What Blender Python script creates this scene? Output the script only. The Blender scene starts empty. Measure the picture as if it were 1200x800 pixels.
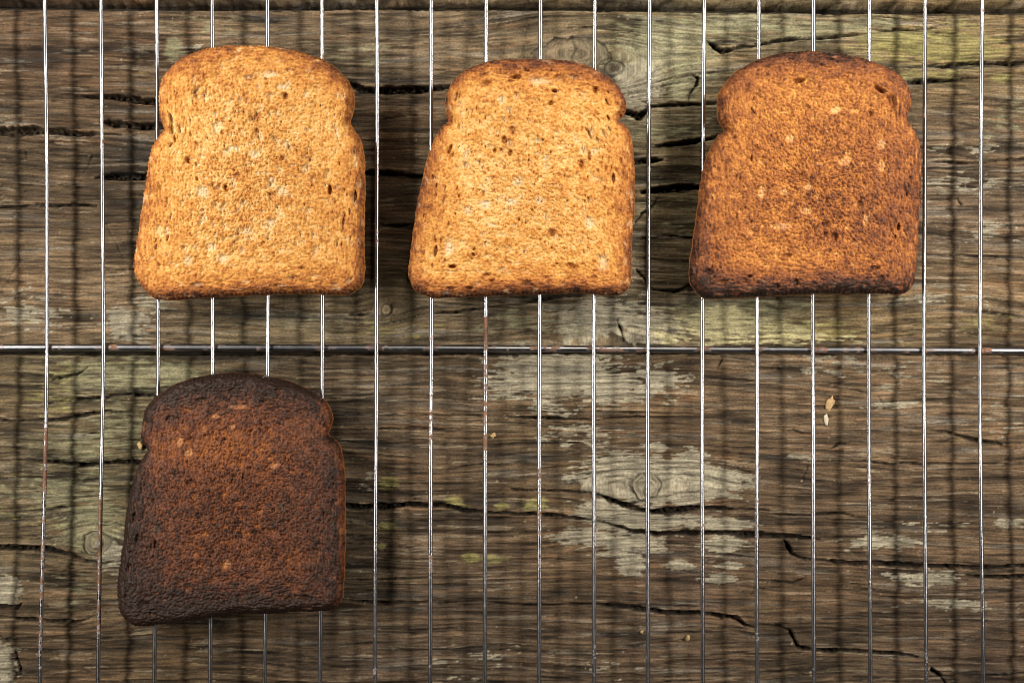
import bpy, math
import numpy as np

# ------------------------------------------------------------------ camera, world, lamps, exposure
S = 0.0004            # metres per photograph pixel in the plane of the rack wires
D = 0.95              # camera height above the planks
ZW = 0.017            # height of the wire centres above the planks
K = S / (D - ZW)
scene = bpy.context.scene
COL = scene.collection

cam_data = bpy.data.cameras.new('camera')
cam_data.sensor_width = 36.0
cam_data.lens = 18.0 / (600 * K)
cam_data.clip_start = 0.01
cam_data.clip_end = 20.0
cam_data.dof.use_dof = True
cam_data.dof.focus_distance = D - 0.024
cam_data.dof.aperture_fstop = 11.0
cam = bpy.data.objects.new('camera', cam_data)
cam.location = (0, 0, D)
COL.objects.link(cam)
scene.camera = cam

world = bpy.data.worlds.new('World')
scene.world = world
world.use_nodes = True
bg = world.node_tree.nodes['Background']
bg.inputs['Color'].default_value = (1.0, 0.96, 0.90, 1)
bg.inputs['Strength'].default_value = 0.024


def strip_lamp(name, loc, target, size, length, power, color):
    ld = bpy.data.lights.new(name, 'AREA')
    ld.shape = 'RECTANGLE'
    ld.size = size
    ld.size_y = length
    ld.energy = power
    ld.color = color
    ld.spread = math.radians(82)      # honeycomb grid on the softbox
    o = bpy.data.objects.new(name, ld)
    o.location = loc
    from mathutils import Vector, Matrix
    z = (Vector(loc) - Vector(target)).normalized()
    y = Vector((0, 1, 0))
    x = y.cross(z).normalized()
    y = z.cross(x)
    m = Matrix((x, y, z)).transposed()
    o.rotation_euler = m.to_euler()
    COL.objects.link(o)
    return o


strip_lamp('strip_softbox', (-0.44, 0.23, 0.41), (-0.19, 0.13, 0), 0.065, 0.74, 2.05, (1.0, 0.93, 0.82))
strip_lamp('strip_softbox', (0.44, 0.23, 0.41), (0.19, 0.13, 0), 0.065, 0.74, 2.05, (1.0, 0.93, 0.82))
# a small snooted lamp that warms the middle of the row
_sd = bpy.data.lights.new('snoot_lamp', 'SPOT')
_sd.energy = 8.5
_sd.color = (1.0, 0.88, 0.70)
_sd.spot_size = math.radians(27)
_sd.spot_blend = 1.0
_sd.shadow_soft_size = 0.03
_so = bpy.data.objects.new('snoot_lamp', _sd)
_so.location = (0.055, 0.42, 0.62)
_so.rotation_euler = (math.atan2(0.42 - 0.03, 0.62) * -1.0, 0.0, 0.0)
COL.objects.link(_so)


scene.cycles.filter_width = 1.05
scene.view_settings.view_transform = 'Standard'
scene.view_settings.look = 'None'
scene.view_settings.exposure = 0.0
scene.view_settings.gamma = 1.0
scene.view_settings.use_curve_mapping = False

# ------------------------------------------------------------------ helpers


def to_world(px, py, z):
    """A point of the photograph at height z above the planks."""
    f = K * (D - z)
    return (px - 600.0) * f, (400.0 - py) * f


rng0 = np.random.RandomState(7)
PERM = np.concatenate([rng0.permutation(256)] * 3).astype(np.int32)
ANG = rng0.rand(256) * 2 * np.pi
GX, GY = np.cos(ANG).astype(np.float32), np.sin(ANG).astype(np.float32)


def pnoise(x, y, seed=0):
    """Gradient noise, about -1..1."""
    x = np.asarray(x + seed * 17.31, np.float32)
    y = np.asarray(y + seed * 9.77, np.float32)
    xi = np.floor(x).astype(np.int32)
    yi = np.floor(y).astype(np.int32)
    xf = x - xi
    yf = y - yi
    u = xf * xf * xf * (xf * (xf * 6 - 15) + 10)
    v = yf * yf * yf * (yf * (yf * 6 - 15) + 10)
    xi &= 255
    yi &= 255

    def g(ix, iy, dx, dy):
        h = PERM[(PERM[ix & 255] + iy) & 511]
        return GX[h] * dx + GY[h] * dy
    a = g(xi, yi, xf, yf)
    b = g(xi + 1, yi, xf - 1, yf)
    c = g(xi, yi + 1, xf, yf - 1)
    d = g(xi + 1, yi + 1, xf - 1, yf - 1)
    return (a + u * (b - a) + v * ((c + u * (d - c)) - (a + u * (b - a)))) * 1.45


def fbm(x, y, octs=4, seed=0, gain=0.5):
    t = np.zeros(x.shape, np.float32)
    amp, tot, f = 1.0, 0.0, 1.0
    for k in range(octs):
        t += amp * pnoise(x * f, y * f, seed + k * 3)
        tot += amp
        amp *= gain
        f *= 2.03
    return t / tot


def smooth(a, b, x):
    t = np.clip((x - a) / (b - a), 0, 1)
    return t * t * (3 - 2 * t)


def build_mesh(name, verts, quads, mat, parent=None, tris=None, attrs=None, smooth_shade=True):
    me = bpy.data.meshes.new(name)
    n = len(verts)
    me.vertices.add(n)
    me.vertices.foreach_set('co', np.ascontiguousarray(verts, dtype=np.float32).ravel())
    q = np.asarray(quads, dtype=np.int32).reshape(-1, 4)
    t = np.zeros((0, 3), np.int32) if tris is None else np.asarray(tris, dtype=np.int32).reshape(-1, 3)
    loops = np.concatenate([q.ravel(), t.ravel()])
    me.loops.add(len(loops))
    me.loops.foreach_set('vertex_index', loops)
    me.polygons.add(len(q) + len(t))
    starts = np.concatenate([np.arange(len(q)) * 4, len(q) * 4 + np.arange(len(t)) * 3]).astype(np.int32)
    me.polygons.foreach_set('loop_start', starts)
    me.update(calc_edges=True)
    me.polygons.foreach_set('use_smooth', np.full(len(me.polygons), smooth_shade, dtype=bool))
    for an, arr in (attrs or {}).items():
        arr = np.ascontiguousarray(arr, dtype=np.float32)
        if arr.ndim == 1:
            a = me.attributes.new(an, 'FLOAT', 'POINT')
            a.data.foreach_set('value', arr)
        elif arr.shape[1] == 3:
            a = me.attributes.new(an, 'FLOAT_VECTOR', 'POINT')
            a.data.foreach_set('vector', arr.ravel())
    me.materials.append(mat)
    o = bpy.data.objects.new(name, me)
    COL.objects.link(o)
    if parent is not None:
        o.parent = parent
    return o


def empty(name, loc=(0, 0, 0)):
    o = bpy.data.objects.new(name, None)
    o.location = loc
    o.empty_display_size = 0.02
    COL.objects.link(o)
    return o


def tag(o, label=None, cat=None, group=None, kind=None):
    if label:
        o['label'] = label
    if cat:
        o['category'] = cat
    if group:
        o['group'] = group
    if kind:
        o['kind'] = kind
    return o


def grid_quads(nr, nc, wrap=False):
    i = np.arange(nr - 1)[:, None]
    j = np.arange(nc if wrap else nc - 1)[None, :]
    j2 = (j + 1) % nc
    a = i * nc + j
    b = i * nc + j2
    c = (i + 1) * nc + j2
    d = (i + 1) * nc + j
    return np.stack([a, b, c, d], -1).reshape(-1, 4)


class Nodes:
    def __init__(self, name):
        self.mat = bpy.data.materials.new(name)
        self.mat.use_nodes = True
        self.nt = self.mat.node_tree
        self.bsdf = self.nt.nodes['Principled BSDF']

    def new(self, kind, **kw):
        n = self.nt.nodes.new(kind)
        for k, v in kw.items():
            setattr(n, k, v)
        return n

    def link(self, a, b):
        self.nt.links.new(a, b)

    def attr(self, name):
        return self.new('ShaderNodeAttribute', attribute_name=name)

    def math(self, op, a, b=None, c=None):
        n = self.new('ShaderNodeMath', operation=op)
        for i, v in enumerate((a, b, c)):
            if v is None:
                continue
            if isinstance(v, (int, float)):
                n.inputs[i].default_value = v
            else:
                self.link(v, n.inputs[i])
        return n.outputs[0]

    def noise(self, vec, scale, detail=3.0, rough=0.55):
        n = self.new('ShaderNodeTexNoise')
        n.inputs['Scale'].default_value = scale
        n.inputs['Detail'].default_value = detail
        n.inputs['Roughness'].default_value = rough
        self.link(vec, n.inputs['Vector'])
        return n.outputs[0]

    def ramp(self, fac, stops):
        r = self.new('ShaderNodeValToRGB')
        el = r.color_ramp.elements
        while len(el) < len(stops):
            el.new(0.5)
        for e, (p, c) in zip(el, stops):
            e.position = p
            e.color = (*c, 1)
        self.link(fac, r.inputs[0])
        return r.outputs[0]

    def mix(self, fac, a, b, blend='MIX'):
        n = self.new('ShaderNodeMix', data_type='RGBA', blend_type=blend)
        for sock, v in ((n.inputs[0], fac), (n.inputs[6], a), (n.inputs[7], b)):
            if isinstance(v, (int, float)):
                sock.default_value = v
            elif isinstance(v, tuple):
                sock.default_value = (*v, 1)
            else:
                self.link(v, sock)
        return n.outputs[2]

    def bump(self, height, dist, strength=1.0):
        n = self.new('ShaderNodeBump')
        n.inputs['Distance'].default_value = dist
        n.inputs['Strength'].default_value = strength
        self.link(height, n.inputs['Height'])
        self.link(n.outputs[0], self.bsdf.inputs['Normal'])


# ------------------------------------------------------------------ materials
def wood_material():
    m = Nodes('weathered_wood')
    col = m.attr('wood_color').outputs['Color']
    g = m.attr('grain').outputs['Vector']
    soft = m.attr('lichen').outputs['Fac']
    # fine fibres: grain.x runs along, grain.y across, in photograph pixels
    mp = m.new('ShaderNodeMapping')
    mp.inputs['Scale'].default_value = (0.022, 0.30, 0.0)
    m.link(g, mp.inputs['Vector'])
    fib = m.noise(mp.outputs[0], 1.0, 4.0, 0.65)
    mp2 = m.new('ShaderNodeMapping')
    mp2.inputs['Scale'].default_value = (0.35, 0.5, 0.0)
    m.link(g, mp2.inputs['Vector'])
    spk = m.noise(mp2.outputs[0], 1.0, 3.0, 0.7)
    f1 = m.new('ShaderNodeMapRange')
    m.link(fib, f1.inputs[0])
    for k, v in zip(range(1, 5), (0.40, 0.60, 0.62, 1.36)):
        f1.inputs[k].default_value = v
    f2 = m.new('ShaderNodeMapRange')
    m.link(spk, f2.inputs[0])
    for k, v in zip(range(1, 5), (0.32, 0.68, 0.66, 1.34)):
        f2.inputs[k].default_value = v
    mul = m.math('MULTIPLY', f1.outputs[0], f2.outputs[0])
    comb = m.new('ShaderNodeCombineColor')
    for k in range(3):
        m.link(mul, comb.inputs[k])
    c = m.mix(1.0, col, comb.outputs[0], 'MULTIPLY')
    m.link(c, m.bsdf.inputs['Base Color'])
    m.bsdf.inputs['Roughness'].default_value = 0.82
    m.bsdf.inputs['Specular IOR Level'].default_value = 0.25
    h = m.math('ADD', m.math('MULTIPLY', fib, 0.7), m.math('MULTIPLY', spk, 0.5))
    m.bump(h, 0.0011, 1.0)
    return m.mat


TOAST_RAMP = [
    (0.00, (0.70, 0.56, 0.36)),
    (0.18, (0.68, 0.43, 0.165)),
    (0.36, (0.56, 0.265, 0.062)),
    (0.52, (0.385, 0.145, 0.034)),
    (0.66, (0.235, 0.078, 0.022)),
    (0.80, (0.120, 0.040, 0.018)),
    (0.92, (0.048, 0.018, 0.010)),
    (1.00, (0.020, 0.010, 0.007)),
]


def toast_material(name, grit=0.10, rough=0.7):
    m = Nodes(name)
    t = m.attr('toasting').outputs['Fac']
    pale = m.attr('pale').outputs['Fac']
    tc = m.new('ShaderNodeTexCoord')
    v = tc.outputs['Object']
    n1 = m.noise(v, 900.0, 3.0, 0.65)
    n2 = m.noise(v, 330.0, 2.0, 0.6)
    tt = m.math('ADD', t, m.math('MULTIPLY', m.math('SUBTRACT', n1, 0.5), grit * 4.2))
    tt = m.math('ADD', tt, m.math('MULTIPLY', m.math('SUBTRACT', n2, 0.5), grit * 1.8))
    c = m.ramp(tt, TOAST_RAMP)
    c = m.mix(m.math('MULTIPLY', pale, 0.85), c, (0.56, 0.46, 0.33))
    m.link(c, m.bsdf.inputs['Base Color'])
    m.bsdf.inputs['Roughness'].default_value = rough
    m.bsdf.inputs['Specular IOR Level'].default_value = 0.22
    h = m.math('ADD', m.math('MULTIPLY', n1, 0.6), m.math('MULTIPLY', n2, 0.8))
    m.bump(h, 0.0009, 1.0)
    return m.mat


def chrome_material(name, rust_amount, dull=1.0, extra=0.0):
    m = Nodes(name)
    tc = m.new('ShaderNodeTexCoord')
    v = tc.outputs['Object']
    r_at = m.attr('rust').outputs['Fac']
    n_big = m.noise(v, 70.0, 3.0, 0.6)
    n_fine = m.noise(v, 420.0, 3.0, 0.7)
    r = m.math('ADD', m.math('MULTIPLY', n_big, 0.65), m.math('MULTIPLY', n_fine, 0.55))
    r = m.math('ADD', r, m.math('MULTIPLY', r_at, 0.30))
    mr = m.new('ShaderNodeMapRange')
    m.link(r, mr.inputs[0])
    for k, x in zip(range(1, 5), (rust_amount, rust_amount + 0.07, 0.0, 1.0)):
        mr.inputs[k].default_value = x
    fac = mr.outputs[0]
    rustc = m.ramp(n_fine, [(0.3, (0.025, 0.014, 0.010)), (0.55, (0.13, 0.055, 0.028)), (0.75, (0.30, 0.15, 0.07))])
    chrome = m.ramp(n_big, [(0.35, (0.36 * dull, 0.37 * dull, 0.41 * dull)), (0.7, (0.54 * dull, 0.54 * dull, 0.58 * dull))])
    m.link(m.mix(fac, chrome, rustc), m.bsdf.inputs['Base Color'])
    m.link(m.math('SUBTRACT', 1.0, m.math('MULTIPLY', fac, 0.9)), m.bsdf.inputs['Metallic'])
    m.link(m.math('ADD', 0.13 + extra, m.math('ADD', m.math('MULTIPLY', n_fine, 0.16), m.math('MULTIPLY', fac, 0.4))),
           m.bsdf.inputs['Roughness'])
    m.bump(n_fine, 0.00005, 0.35)
    return m.mat


def plain_material(name, c1, c2, scale=900.0, rough=0.8):
    m = Nodes(name)
    tc = m.new('ShaderNodeTexCoord')
    n = m.noise(tc.outputs['Object'], scale, 3.0, 0.6)
    m.link(m.ramp(n, [(0.3, c1), (0.7, c2)]), m.bsdf.inputs['Base Color'])
    m.bsdf.inputs['Roughness'].default_value = rough
    m.bump(n, 0.0004, 0.8)
    return m.mat


# ------------------------------------------------------------------ the weathered planks
# joints between planks (photograph rows) and the cracks, as rows of (x, y, half width) in photograph pixels
def joint_top(x):
    return 6.0 + x * 0.0048 + 1.2 * np.sin(x / 130.0)


def joint_mid(x):
    return 411.5 + 0.8 * np.sin(x / 170.0)


def joint_low(x):
    return 816.0 + 1.5 * np.sin(x / 150.0)


CRACKS = [
    # upper plank
    [(-60, 152, 4), (0, 153, 6.5), (30, 152, 6), (70, 155, 5), (118, 157, 2.2), (160, 159, .5)],
    [(58, 112, .6), (95, 113, 1.2), (125, 114, 4.0), (180, 118, 4.6), (230, 121, 2), (300, 118, 1)],
    [(118, 143, 1.5), (135, 146, 4.6), (185, 147, 4.6), (240, 150, 2), (300, 149, 1)],
    [(112, 209, 1.5), (130, 207, 4.6), (165, 206, 5.0), (220, 204, 3), (300, 205, 2.5), (420, 203, 4), (460, 203, 4), (495, 206, 3), (560, 210, 1)],
    [(-60, 240, 1.5), (0, 243, 1.8), (40, 241, 1.2), (112, 241, 2.0)],
    [(45, 92, .6), (30, 78, .9), (0, 76, .7)], [(20, 80, .6), (12, 62, .5), (18, 55, .4)],
    [(60, 176, .5), (90, 177, .9), (108, 180, 1.1), (104, 195, .8), (98, 204, .6)],
    [(30, 178, .7), (33, 200, .8), (45, 214, .7)],
    [(124, 262, .7), (133, 280, .7), (145, 302, .8)],
    [(0, 288, .5), (20, 290, .8), (24, 305, .7), (10, 330, .6), (0, 345, .5)],
    [(50, 345, .5), (48, 322, .6), (56, 300, .4)],
    [(0, 222, .7), (60, 226, .9), (110, 219, .7)], [(118, 318, .6), (60, 320, .9), (0, 324, .6)],
    [(185, 24, .5), (250, 21, .8), (320, 25, .5)], [(380, 40, .5), (420, 38, .8), (500, 42, .5)],
    [(405, 98, 2), (420, 104, 4.5), (470, 106, 4.5), (505, 103, 4), (540, 101, 2), (600, 104, 1)],
    [(428, 118, .6), (450, 117, 1.1), (490, 121, .8)],
    [(425, 165, .6), (450, 168, .9), (500, 164, .5)],
    [(440, 262, 1), (470, 265, 1.4), (500, 262, .6)], [(430, 300, .8), (490, 305, .6)],
    [(640, 145, 1), (700, 138, 2), (733, 132, 3), (748, 137, 3.6), (757, 130, 2.4), (763, 126, 1.4)],
    [(763, 124, 2), (785, 123, 3.2), (812, 122, 2.4), (842, 121, 2)],
    [(806, 119, .8), (808, 110, 1.3), (816, 101, 1.8), (818, 92, 2.6), (812, 90, 1.6)],
    [(748, 175, 1), (785, 170, 2.6), (815, 165, 3), (842, 160, 2.4), (870, 158, 1)],
    [(740, 190, 3), (762, 189, 3.6), (776, 187, 1.6)],
    [(752, 226, 2), (775, 222, 3.6), (800, 220, 4.5), (826, 220, 3.2), (860, 222, 1)],
    [(744, 262, 1.2), (752, 250, 1.6), (766, 240, 1.2), (772, 228, 1)],
    [(742, 282, .8), (780, 277, 1.4), (815, 280, 1.2)],
    [(745, 315, 1), (765, 338, 1.6), (790, 342, 2.2), (812, 335, 1.2)],
    [(828, 47, 1), (838, 56, 3), (846, 61, 3), (862, 56, 2.6), (880, 55, 3), (905, 49, 2.4), (945, 46, 2), (1005, 40, 1.6), (1040, 36, 1.5), (1085, 34, 1.6), (1110, 30, .8)],
    [(790, 62, .6), (835, 62, .8)], [(1110, 19, .7), (1104, 26, .8), (1114, 33, .6)],
    [(1040, 82, 1), (1075, 78, 1.6), (1105, 77, 1.8), (1150, 74, 2.8), (1200, 74, 3), (1260, 75, 2.4)],
    [(1064, 96, 1.2), (1075, 96, 2.4), (1110, 95, 2.1), (1128, 92, 1.4), (1172, 90, .8)],
    [(1090, 137, .6), (1130, 135, .9), (1200, 139, .6)],
    [(1085, 188, 1), (1130, 192, 1.8), (1160, 189, 1.2), (1200, 186, 1.8), (1260, 188, 1)],
    [(1090, 212, .6), (1120, 214, 1.0), (1150, 211, .6)], [(1090, 236, .6), (1122, 233, 1.2), (1127, 240, 1), (1118, 252, .6)],
    [(1085, 301, .8), (1130, 299, 1.2), (1200, 303, .8)], [(1150, 330, .6), (1200, 333, .9)],
    [(505, 368, .8), (533, 365, 1.5), (580, 359, 1.2), (625, 353, 2.0), (660, 347, 2.0), (700, 343, 1.4)],
    [(727, 371, .5), (723, 374, 1.2), (728, 386, 1.4), (731, 400, 1.0)],
    [(640, 385, .5), (665, 378, .9), (705, 372, .6)],
    [(890, 357, .6), (910, 362, .9), (940, 358, .8), (990, 362, .8), (1040, 358, .6)],
    [(200, 380, .4), (260, 376, .8), (300, 379, .5)], [(410, 368, 1.2), (424, 369, 2.4), (434, 366, 1.4)],
    # lower plank
    [(57, 473, 1.2), (82, 470, 1.5), (115, 465, 1.8), (150, 463, 1.4), (180, 465, 1.6), (215, 468, 1)],
    [(-60, 493, 1.5), (0, 492, 1.5), (57, 492, 2.0), (100, 486, 2.4), (125, 481, 1.8), (165, 483, 1.3), (215, 480, .8)],
    [(62, 446, 1), (82, 440, 1.5), (95, 436, 1.7), (103, 430, .8)],
    [(-60, 539, 2), (0, 539, 1.4), (50, 540, 2), (95, 544, 2.8), (140, 541, 3.0), (175, 540, 2.4), (260, 543, 1)],
    [(88, 511, .5), (105, 508, 1.4), (120, 508, .9)], [(0, 597, 1.2), (45, 598, 1.0), (75, 595, 1.2), (95, 592, .5)],
    [(-60, 640, 2.4), (0, 641, 3.2), (50, 643, 3.4), (72, 646, 3.0), (90, 652, 1.6), (100, 656, 1.8), (122, 659, 1.6), (142, 658, 1.2)],
    [(95, 617, .5), (120, 612, .8), (142, 615, .8)],
    [(-60, 710, 2), (0, 710, 2.6), (20, 711, 2.8), (28, 706, 1)], [(-60, 728, 1), (0, 722, 1.5), (50, 726, 1.9), (90, 727, 1.6), (110, 722, 1)],
    [(0, 745, .8), (10, 752, 1.4), (18, 764, 1.4), (24, 782, 1.0), (24, 800, .8)],
    [(40, 772, .8), (75, 770, .9), (110, 773, .6)], [(0, 763, .8), (48, 762, 1.1), (80, 764, .6)],
    [(390, 487, .6), (440, 487, .9), (520, 486, .8), (600, 487, 1.6), (645, 490, 1.8), (700, 491, 1.5), (760, 489, .7)],
    [(385, 503, 1.0), (450, 503, 1.2), (500, 502, 1.2), (575, 503, .6)],
    [(525, 553, .4), (545, 546, 1), (565, 543, 1.2), (600, 545, .8)], [(440, 545, .5), (500, 546, .8)],
    [(380, 590, 2.2), (415, 593, 4.0), (450, 593, 4.0), (490, 591, 3.4), (520, 592, 3.0), (545, 598, 3.6), (580, 601, 2.6), (620, 601, 1.8), (680, 607, 1.8), (705, 612, 1.8), (740, 621, 2.4), (770, 626, 3.2), (800, 624, 2.8), (830, 624, 3.0), (880, 626, 3.8), (930, 628, 2.8), (960, 632, 1.2)],
    [(600, 573, 1.4), (650, 575, 1.6), (690, 577, 1.4), (708, 582, 2.0), (722, 587, 3.0), (740, 594, 3.6), (765, 599, 4.0), (790, 598, 3.8), (815, 595, 2.4), (850, 595, 2.6), (900, 598, 1.4)],
    [(400, 679, .8), (460, 678, 1.2), (500, 676, .8), (560, 680, .6)],
    [(380, 702, .8), (440, 705, 1.6), (500, 706, 1.5), (560, 704, 1), (610, 708, 1.4), (650, 709, 1.2), (690, 706, 1.4), (740, 711, 2.8), (780, 717, 3.0), (830, 719, 2.8), (862, 722, 2.6), (872, 731, 1.8), (885, 736, 1)],
    [(640, 704, .6), (720, 708, .8), (800, 711, .9), (860, 712, .6)],
    [(880, 697, .6), (884, 688, 1.0), (895, 690, 1.2)],
    [(905, 603, .8), (950, 604, 1.2), (985, 601, 1.4), (1000, 604, .8)],
    [(918, 630, 1), (924, 640, 2.6), (928, 648, 1.8), (945, 654, 1.8), (985, 658, 3.0), (1030, 660, 3.4), (1090, 663, 3.2), (1140, 665, 2.8), (1190, 663, 2.4), (1260, 664, 2.2)],
    [(1128, 673, 1.0), (1150, 676, 2.4), (1190, 675, 2.8), (1260, 676, 2)],
    [(890, 679, .6), (930, 682, 1.2), (945, 675, .8)],
    [(890, 733, 1), (915, 733, 1.6), (926, 738, 2.0), (930, 748, 2.2), (936, 759, 2.2), (965, 763, 2.8), (1010, 762, 2.2), (1040, 765, 2.0), (1075, 769, 1.4)],
    [(1092, 784, 2.0), (1102, 790, 2.2), (1108, 800, 1.4)], [(1100, 792, 1), (1150, 791, 1.4), (1210, 788, 1)],
    [(838, 442, .5), (841, 432, 1.3), (846, 422, 1.1), (852, 414, .8)],
    [(895, 502, .6), (930, 505, 1.2), (950, 509, .8), (985, 512, .6)], [(975, 455, .5), (990, 455, 1.0), (1018, 460, .6)],
    [(1052, 501, .8), (1085, 502, 1.4), (1112, 507, 1.5), (1130, 512, 2.2), (1145, 515, 2.2), (1175, 521, .8)],
    [(1085, 519, .6), (1105, 518, 1.1), (1114, 514, .6)],
    [(970, 528, .5), (982, 521, 1.4), (1000, 517, .6)], [(940, 560, .6), (946, 549, .9), (948, 540, .4)],
    [(970, 532, .6), (1000, 540, 1.1), (1050, 543, 1.2), (1120, 544, 1.4), (1200, 541, 1.2)],
    [(1028, 462, .4), (1034, 472, .7), (1046, 478, .4)],
]
_rk = np.random.RandomState(77)
for _ in range(210):
    _x, _y = -20 + 1240 * _rk.rand(), 14 + 786 * _rk.rand()
    if abs(_y - 411) < 6:
        continue
    _l, _w = 14 + 80 * _rk.rand() ** 1.8, 0.15 + 0.75 * _rk.rand() ** 2
    _sl = (_rk.rand() - 0.5) * 0.10
    _p = [(_x, _y, 0.1), (_x + _l * .35, _y + _sl * _l * .35 + _rk.randn(), _w), (_x + _l * .7, _y + _sl * _l * .7 + _rk.randn(), _w * .8), (_x + _l, _y + _sl * _l, .1)]
    if _rk.rand() < 0.12:                      # a check that jumps a growth ring
        _p += [(_x + _l + 3, _y + _sl * _l + 7 * _rk.randn(), _w), (_x + _l * 1.4, _y + _sl * _l + 7, .1)]
    CRACKS.append(_p)
KNOTS = [  # x, y, rx, ry, swirl length, swirl height, ring darkness
    (757, 570, 17, 15, 95, 34, 1.0),
    (113, 636, 15, 14, 55, 34, .8),
    (672, 64, 42, 19, 95, 46, .9),
    (720, 80, 11, 8, 40, 26, .8),
    (453, 363, 6, 7, 30, 16, .7),
    (700, 400, 20, 14, 70, 26, .0),
    (-90, 250, 24, 18, 80, 40, .9),
    (1330, 600, 22, 18, 80, 40, .9),
]
# pale grey and green lichen blotches: x, y, rx, ry, kind (0 grey paint-like crust, 1 green grey, 2 yellow green, last a pale yellow that also paints in a pool of light), strength
BLOTCH = [
    (655, 440, 70, 26, 0, 1.0), (720, 455, 60, 20, 0, .8), (600, 455, 45, 16, 0, .55), (770, 440, 45, 12, 0, .6), (640, 480, 40, 12, 0, .5),
    (735, 560, 48, 26, 0, 1.15), (800, 565, 55, 24, 0, 1.1), (850, 562, 34, 14, 0, .9), (705, 598, 30, 14, 0, 1.0), (745, 610, 45, 14, 0, 1.1),
    (795, 610, 30, 9, 0, .8), (850, 614, 34, 7, 0, .9), (690, 630, 40, 11, 0, .85), (740, 638, 40, 14, 0, .9), (742, 660, 17, 15, 0, 1.0),
    (795, 662, 16, 5, 0, .9), (850, 636, 26, 11, 0, .9), (856, 663, 16, 4, 0, .9), (842, 676, 20, 6, 0, .7), (770, 525, 14, 6, 0, .8),
    (812, 535, 18, 10, 0, .8), (680, 510, 50, 16, 0, .45),
    (700, 372, 60, 26, 0, .75), (760, 385, 45, 24, 0, .8), (860, 375, 70, 26, 1, .95), (930, 388, 60, 14, 2, .8), (900, 360, 50, 14, 1, .6), (620, 380, 60, 18, 1, .5),
    (850, 380, 50, 24, 3, .9), (925, 392, 46, 14, 3, .8), (790, 392, 30, 16, 3, .6), (1000, 398, 50, 8, 3, .45),  # pale yellow lichen colour that also paints in a pool of light
    (765, 70, 46, 40, 0, .62), (745, 112, 22, 24, 0, .7), (800, 95, 24, 20, 0, .6), (860, 24, 60, 9, 0, .5),
    (780, 60, 60, 40, 1, .9), (750, 100, 30, 26, 0, .9), (800, 100, 26, 26, 1, .8), (860, 30, 70, 16, 1, .85), (950, 35, 60, 14, 1, .8),
    (1050, 50, 50, 22, 2, .75), (1110, 55, 70, 26, 2, .75), (1030, 30, 40, 12, 1, .7), (1080, 90, 40, 8, 2, .6), (1172, 92, 10, 7, 2, .9),
    (780, 150, 60, 20, 1, .5), (790, 260, 50, 50, 1, .35), (1180, 140, 50, 26, 1, .35),
    (205, 56, 12, 12, 1, .95), (225, 55, 16, 4, 0, .6), (190, 95, 40, 20, 2, .25), (240, 30, 50, 14, 1, .4), (420, 60, 60, 26, 1, .35),
    (80, 436, 18, 12, 2, .6), (110, 440, 40, 22, 1, .7), (160, 440, 40, 20, 1, .8), (210, 440, 40, 14, 1, .8), (60, 465, 36, 30, 2, .4), (140, 500, 40, 36, 1, .6),
    (90, 525, 50, 22, 1, .6), (70, 580, 60, 26, 1, .65), (112, 620, 40, 30, 1, .9), (135, 650, 24, 24, 0, .7), (40, 600, 40, 30, 2, .3), (8, 690, 16, 16, 0, 1.0),
    (5, 780, 14, 26, 0, .9), (100, 690, 40, 30, 1, .35), (25, 365, 60, 26, 0, .45), (150, 380, 30, 22, 0, .7), (180, 355, 30, 12, 0, .6), (350, 380, 70, 16, 1, .35), (470, 385, 60, 16, 2, .35),
    (1035, 634, 44, 9, 0, .75), (1085, 676, 40, 9, 0, .75), (1120, 708, 50, 7, 0, .65), (1100, 614, 60, 8, 0, .4), (1180, 612, 30, 6, 0, .6), (1050, 474, 40, 5, 0, .6), (1170, 474, 14, 4, 0, .6),
    (960, 430, 60, 14, 0, .4), (1060, 440, 70, 22, 0, .35), (940, 535, 24, 7, 0, .4), (1180, 500, 40, 20, 0, .3),
    (1130, 215, 60, 14, 0, .5), (1120, 175, 50, 12, 0, .4), (1160, 265, 60, 20, 0, .35), (1150, 380, 80, 18, 2, .3), (1100, 345, 60, 16, 0, .4),
    (533, 588, 13, 5, 2, 1.3), (588, 593, 7, 4, 2, 1.3), (628, 591, 12, 6, 2, 1.3), (455, 566, 11, 8, 2, 1.1), (453, 616, 10, 5, 2, 1.1), (551, 653, 8, 5, 2, 1.3), (580, 655, 12, 4, 2, 1.3),
    (447, 640, 5, 3, 2, .9), (430, 570, 14, 20, 0, .35), (560, 770, 60, 24, 0, .35), (700, 780, 60, 20, 0, .25),
]
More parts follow.
